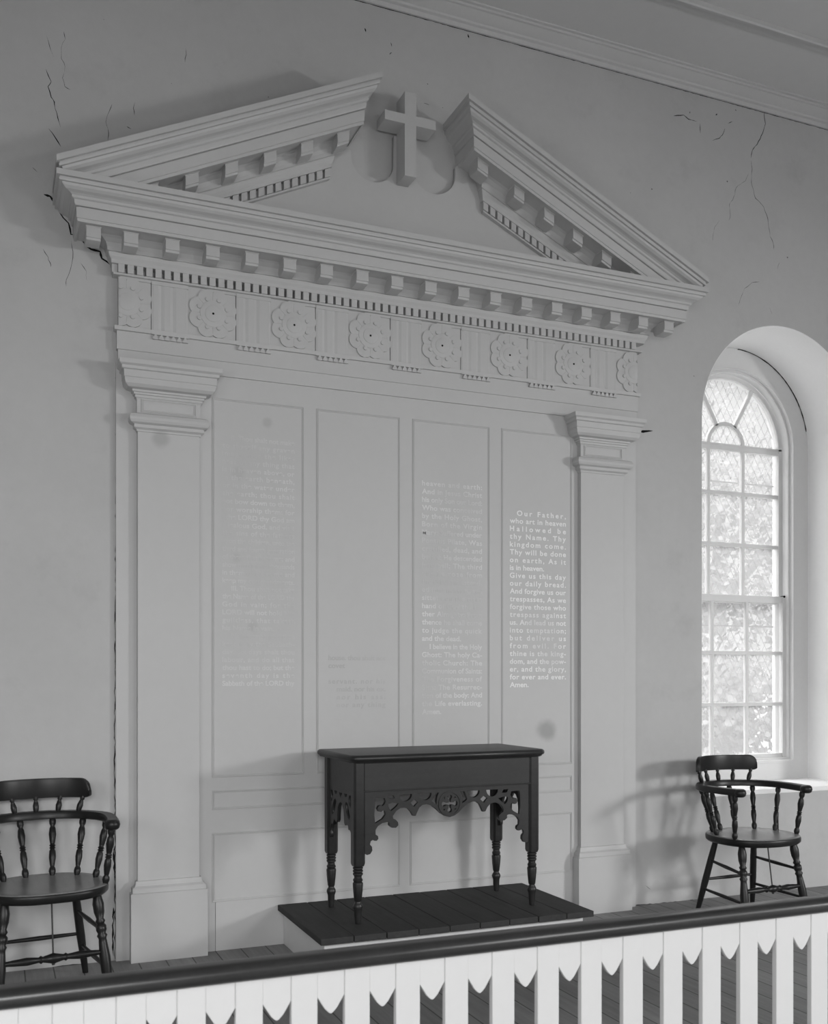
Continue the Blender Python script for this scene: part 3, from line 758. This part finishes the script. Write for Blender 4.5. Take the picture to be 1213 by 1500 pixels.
# ================================================================ chairs
def curved_board(bm, pts, prof):
    """sweep prof (offset outwards, z) along a plan path pts (x, y), with per-point outward normals"""
    rings = []
    n = len(pts)
    for i, (x, y) in enumerate(pts):
        a = Vector(pts[max(i - 1, 0)]); c = Vector(pts[min(i + 1, n - 1)]); d = (c - a).normalized(); nrm = Vector((d.y, -d.x))
        pr = prof(i / (n - 1))
        rings.append([(x + nrm.x * o, y + nrm.y * o, z) for o, z in pr])
    strip(bm, rings)
SPIN = [(0, .008), (.03, .010), (.08, .0135), (.13, .012), (.16, .008), (.19, .0095), (.32, .0135), (.42, .012), (.455, .008), (.47, .0125), (.495, .0085), (.51, .013), (.535, .0085), (.56, .010), (.70, .0145), (.80, .012), (.84, .008), (.88, .0125), (.93, .0135), (1, .009)]
def make_chair():
    t = thing('wooden_armchair', '', 'chair')
    # seat: rounded, slightly dished
    N = 48; b = BM()
    def outline(k):
        a = 2 * PI * k / N; c, s = math.cos(a), math.sin(a)
        e = 2.5
        x = .250 * math.copysign(abs(c) ** (2 / e), c); y = -.012 + .235 * math.copysign(abs(s) ** (2 / e), s)
        if y > 0: x *= 1 - .10 * (y / .215) ** 2
        return x, y
    def rg(f, z, off=0): return [(outline(k)[0] * f, outline(k)[1] * f, z) for k in range(N)]
    strip(b, [rg(.80, .420), rg(.95, .423), rg(.995, .434), rg(1.0, .452), rg(.99, .462), rg(.96, .4665), rg(.85, .464), rg(.6, .458), rg(.3, .455), rg(.05, .4545)])
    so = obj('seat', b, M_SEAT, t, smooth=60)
    so.data.materials.append(M_CHAIR)                      # rubbed top, painted paler for the window's reflection; edge dark
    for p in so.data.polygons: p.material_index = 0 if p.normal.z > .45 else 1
    # arm bow
    pts = [(-.240, -.175), (-.256, -.10), (-.266, 0)]
    for i in range(1, 24):
        a = 180 - 180 * i / 24; pts.append((.268 * math.cos(R(a)), .02 + .245 * math.sin(R(a))))
    pts += [(.266, 0), (.256, -.10), (.240, -.175)]
    def bp(t_):
        w_ = .026; return [(-w_, .710), (-w_ + .005, .706), (w_ - .005, .706), (w_, .710), (w_, .734), (w_ - .006, .741), (-w_ + .006, .741), (-w_, .734)]
    b = BM(); curved_board(b, pts, bp)
    for s in (-1, 1):
        lathe(b, (s * .238, -.178, .700), (s * .238, -.178, .743), [(0, .020), (.15, .029), (.5, .033), (.85, .029), (1, .020)], 20)
    obj('arm_bow', b, M_CHAIR, t, smooth=45)
    # spindles under the bow
    for s in (-1, 1):
        for a, kr in ((15, .84), (45, .86), (80, .84)):
            tx, tyy = .272 * math.sin(R(a)), .02 + .243 * math.cos(R(a))
            bx, by = .215 * math.sin(R(a)), .0 + .185 * math.cos(R(a))
            b = BM(); lathe(b, (s * bx, by, .458), (s * tx, tyy, .714), [(q, r * 1.13) for q, r in SPIN], 12); obj('spindle', b, M_CHAIR, t, smooth=60)
        b = BM(); lathe(b, (s * .222, -.120, .458), (s * .244, -.145, .708), [(q, r * 1.18) for q, r in SPIN], 12); obj('spindle', b, M_CHAIR, t, smooth=60)
    # crest rail
    cp = []
    for i in range(81):
        a = -47 + 94 * i / 80; cp.append((.305 * math.sin(R(a)), -.015 + .29 * math.cos(R(a))))
    def crp(u):
        e = min(u, 1 - u); z1 = .888 - .052 * (1 - math.sqrt(max(0, 1 - max(0, 1 - e / .10) ** 2)))
        z0 = .800 + .010 * max(0, 1 - e / .05) ** 2
        return [(-.008, z0), (.008, z0), (.0145, z1 - .012), (.011, z1), (-.003, z1), (-.008, z1 - .008)]
    b = BM(); curved_board(b, cp, crp); obj('crest_rail', b, M_CHAIR, t, smooth=50)
    for i in range(5):
        a = R(-40 + 20 * i)
        p0 = (.268 * math.sin(a), .02 + .240 * math.cos(a), .738); p1 = (.303 * math.sin(a), -.015 + .288 * math.cos(a), .806)
        b = BM(); lathe(b, p0, p1, [(0, .009), (.15, .012), (.4, .0135), (.6, .0105), (.75, .007), (.82, .011), (.92, .009), (1, .009)], 12)
        obj('spindle', b, M_CHAIR, t, smooth=60)
    # legs
    LG = {}
    for s in (-1, 1):
        b = BM(); p0, p1 = (s * .138, .120, .435), (s * .205, .205, 0)
        lathe(b, p0, p1, [(0, .015), (.3, .0185), (.6, .019), (1, .013)], 12); obj('leg', b, M_CHAIR, t, smooth=60); LG['r', s] = (Vector(p0), Vector(p1))
        b = BM(); p0, p1 = (s * .183, -.130, .435), (s * .222, -.205, 0)
        lathe(b, p0, p1, [(0, .014), (.05, .018), (.12, .024), (.2, .022), (.26, .015), (.285, .021), (.31, .015), (.33, .022), (.37, .022), (.40, .016), (.42, .022), (.45, .016), (.48, .0175), (.62, .023), (.75, .022), (.92, .014), (1, .016)], 14)
        obj('leg', b, M_CHAIR, t, smooth=60); LG['f', s] = (Vector(p0), Vector(p1))
    def at(key, z): p0, p1 = LG[key]; return p0 + (p1 - p0) * ((.435 - z) / .435)
    for s in (-1, 1):
        for zf, zr in ((.275, .300), (.120, .135)):
            b = BM(); lathe(b, at(('f', s), zf), at(('r', s), zr), [(0, .007), (.5, .0105), (1, .007)], 10); obj('stretcher', b, M_CHAIR, t, smooth=60)
    b = BM(); lathe(b, at(('r', -1), .19), at(('r', 1), .19), [(0, .007), (.5, .0105), (1, .007)], 10); obj('stretcher', b, M_CHAIR, t, smooth=60)
    b = BM(); lathe(b, at(('f', -1), .185), at(('f', 1), .185), [(0, .008), (.1, .012), (.25, .0165), (.36, .011), (.38, .017), (.40, .012), (.46, .018), (.5, .022), (.54, .018), (.60, .012), (.62, .017), (.64, .011), (.75, .0165), (.9, .012), (1, .008)], 12)
    obj('stretcher', b, M_CHAIR, t, smooth=60)
    b = BM(); m_ = (at(('f', -1), .185) + at(('f', 1), .185)) / 2
    lathe(b, (0, -.13, .43), (m_.x, m_.y, m_.z - .028), [(0, .0035), (.93, .0035), (.94, .007), (1, .006)], 8)
    obj('brace_rod', b, M_IRON, t)
    return t
def dup(root, loc, rz, label):
    r = root.copy(); COL.objects.link(r); r.location = loc; r.rotation_euler = (0, 0, rz); r['label'] = label
    for ch in list(root.children):
        c = ch.copy(); COL.objects.link(c); c.parent = r
    return r
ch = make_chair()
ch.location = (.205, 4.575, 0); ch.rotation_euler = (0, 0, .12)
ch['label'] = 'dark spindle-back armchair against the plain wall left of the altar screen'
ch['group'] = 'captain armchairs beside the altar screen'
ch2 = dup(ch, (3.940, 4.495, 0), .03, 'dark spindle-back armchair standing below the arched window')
b = BM(); lathe(b, (.226, .020, .45), (.246, .050, .715), [(0, .0035), (1, .0035)], 8); obj('brace_rod', b, M_IRON, ch2)

# ================================================================ altar rail
rl = thing('altar_rail', 'white picket altar rail with dark rounded wooden handrail crossing the foreground', 'railing', (0, 2.5, 0))
prof = [(.008, .579), (.000, .581), (-.006, .586), (-.0095, .593), (-.0105, .600), (-.0095, .608), (-.006, .616), (.000, .622), (.008, .6255), (.018, .6270), (.034, .6275), (.048, .6265), (.058, .623), (.065, .616), (.068, .607), (.067, .597), (.062, .587), (.054, .580)]
b = BM(); strip(b, [[(x, y, z) for y, z in prof] for x in (-1.6, 4.2)])
obj('handrail', b, M_RAIL, rl, smooth=40)
PP = .14535
for k in range(-12, 22):
    xc = .961 + PP * k
    # hanging pointed piece in each gap
    hw = .0375
    pts = [(xc - hw, .580), (xc - hw, .512), (xc - .028, .497), (xc - .016, .478), (xc - .006, .468), (xc, .465), (xc + .006, .468), (xc + .016, .478), (xc + .028, .497), (xc + hw, .512), (xc + hw, .580)]
    obj('pendant', plate([pts], .0145, .030), M_PICK, rl, bevel=.0015)
    b = BM(); box(b, xc + hw, xc + PP - hw, .012, .032, .0, .580); obj('picket', b, M_PICK, rl, bevel=.002)

# ================================================================ outside, seen through the window
b = BM(); box(b, -10, 60, 6.2, 70, -.6, -.5); struct(obj('ground', b, M_LAWN))
def tree(name, x, y, h, rad, n, label, seed, z0=-.5):
    rnd = random.Random(seed)
    t = thing(name, label, 'tree', (x, y, z0), 0, 'trees outside the window')
    b = BM(); lathe(b, (0, 0, 0), (0.2, 0, h * .7), [(0, .28), (.4, .2), (1, .08)], 10)
    for k in range(7):
        a = rnd.uniform(0, 2 * PI); z = h * rnd.uniform(.3, .6)
        lathe(b, (0, 0, z), (rad * .7 * math.cos(a), rad * .7 * math.sin(a), z + h * .25), [(0, .09), (1, .03)], 6)
    obj('trunk', b, M_BARK, t, smooth=60)
    b = BM()
    cl = [(rnd.uniform(-1, 1) * rad * .75, rnd.uniform(-1, 1) * rad * .75, h * rnd.uniform(.28, .95), rad * rnd.uniform(.28, .5)) for _ in range(34)]
    for k in range(n):
        c = rnd.choice(cl); v = Vector((rnd.gauss(0, 1), rnd.gauss(0, 1), rnd.gauss(0, .8))).normalized() * c[3] * rnd.uniform(.55, 1)
        p = Vector(c[:3]) + v; u = Vector((rnd.gauss(0, 1), rnd.gauss(0, 1), rnd.gauss(0, 1))).normalized() * .085; w_ = u.orthogonal().normalized() * .05
        vs = [b.verts.new(p - u), b.verts.new(p + w_), b.verts.new(p + u), b.verts.new(p - w_)]
        b.faces.new(vs)
    obj('foliage', b, M_LEAF, t)
tree('leafy_tree', 11.0, 13.5, 6.5, 2.2, 5200, 'pale leafy tree showing through the right panes of the arched window', 3)
tree('leafy_tree', 15.5, 24.0, 9.0, 3.0, 6000, 'taller hazy tree farther behind, through the middle panes of the arched window', 5)
tree('leafy_bush', 8.6, 10.2, 2.3, 1.0, 2400, 'low rounded bush outside, through the lowest panes of the arched window', 8)
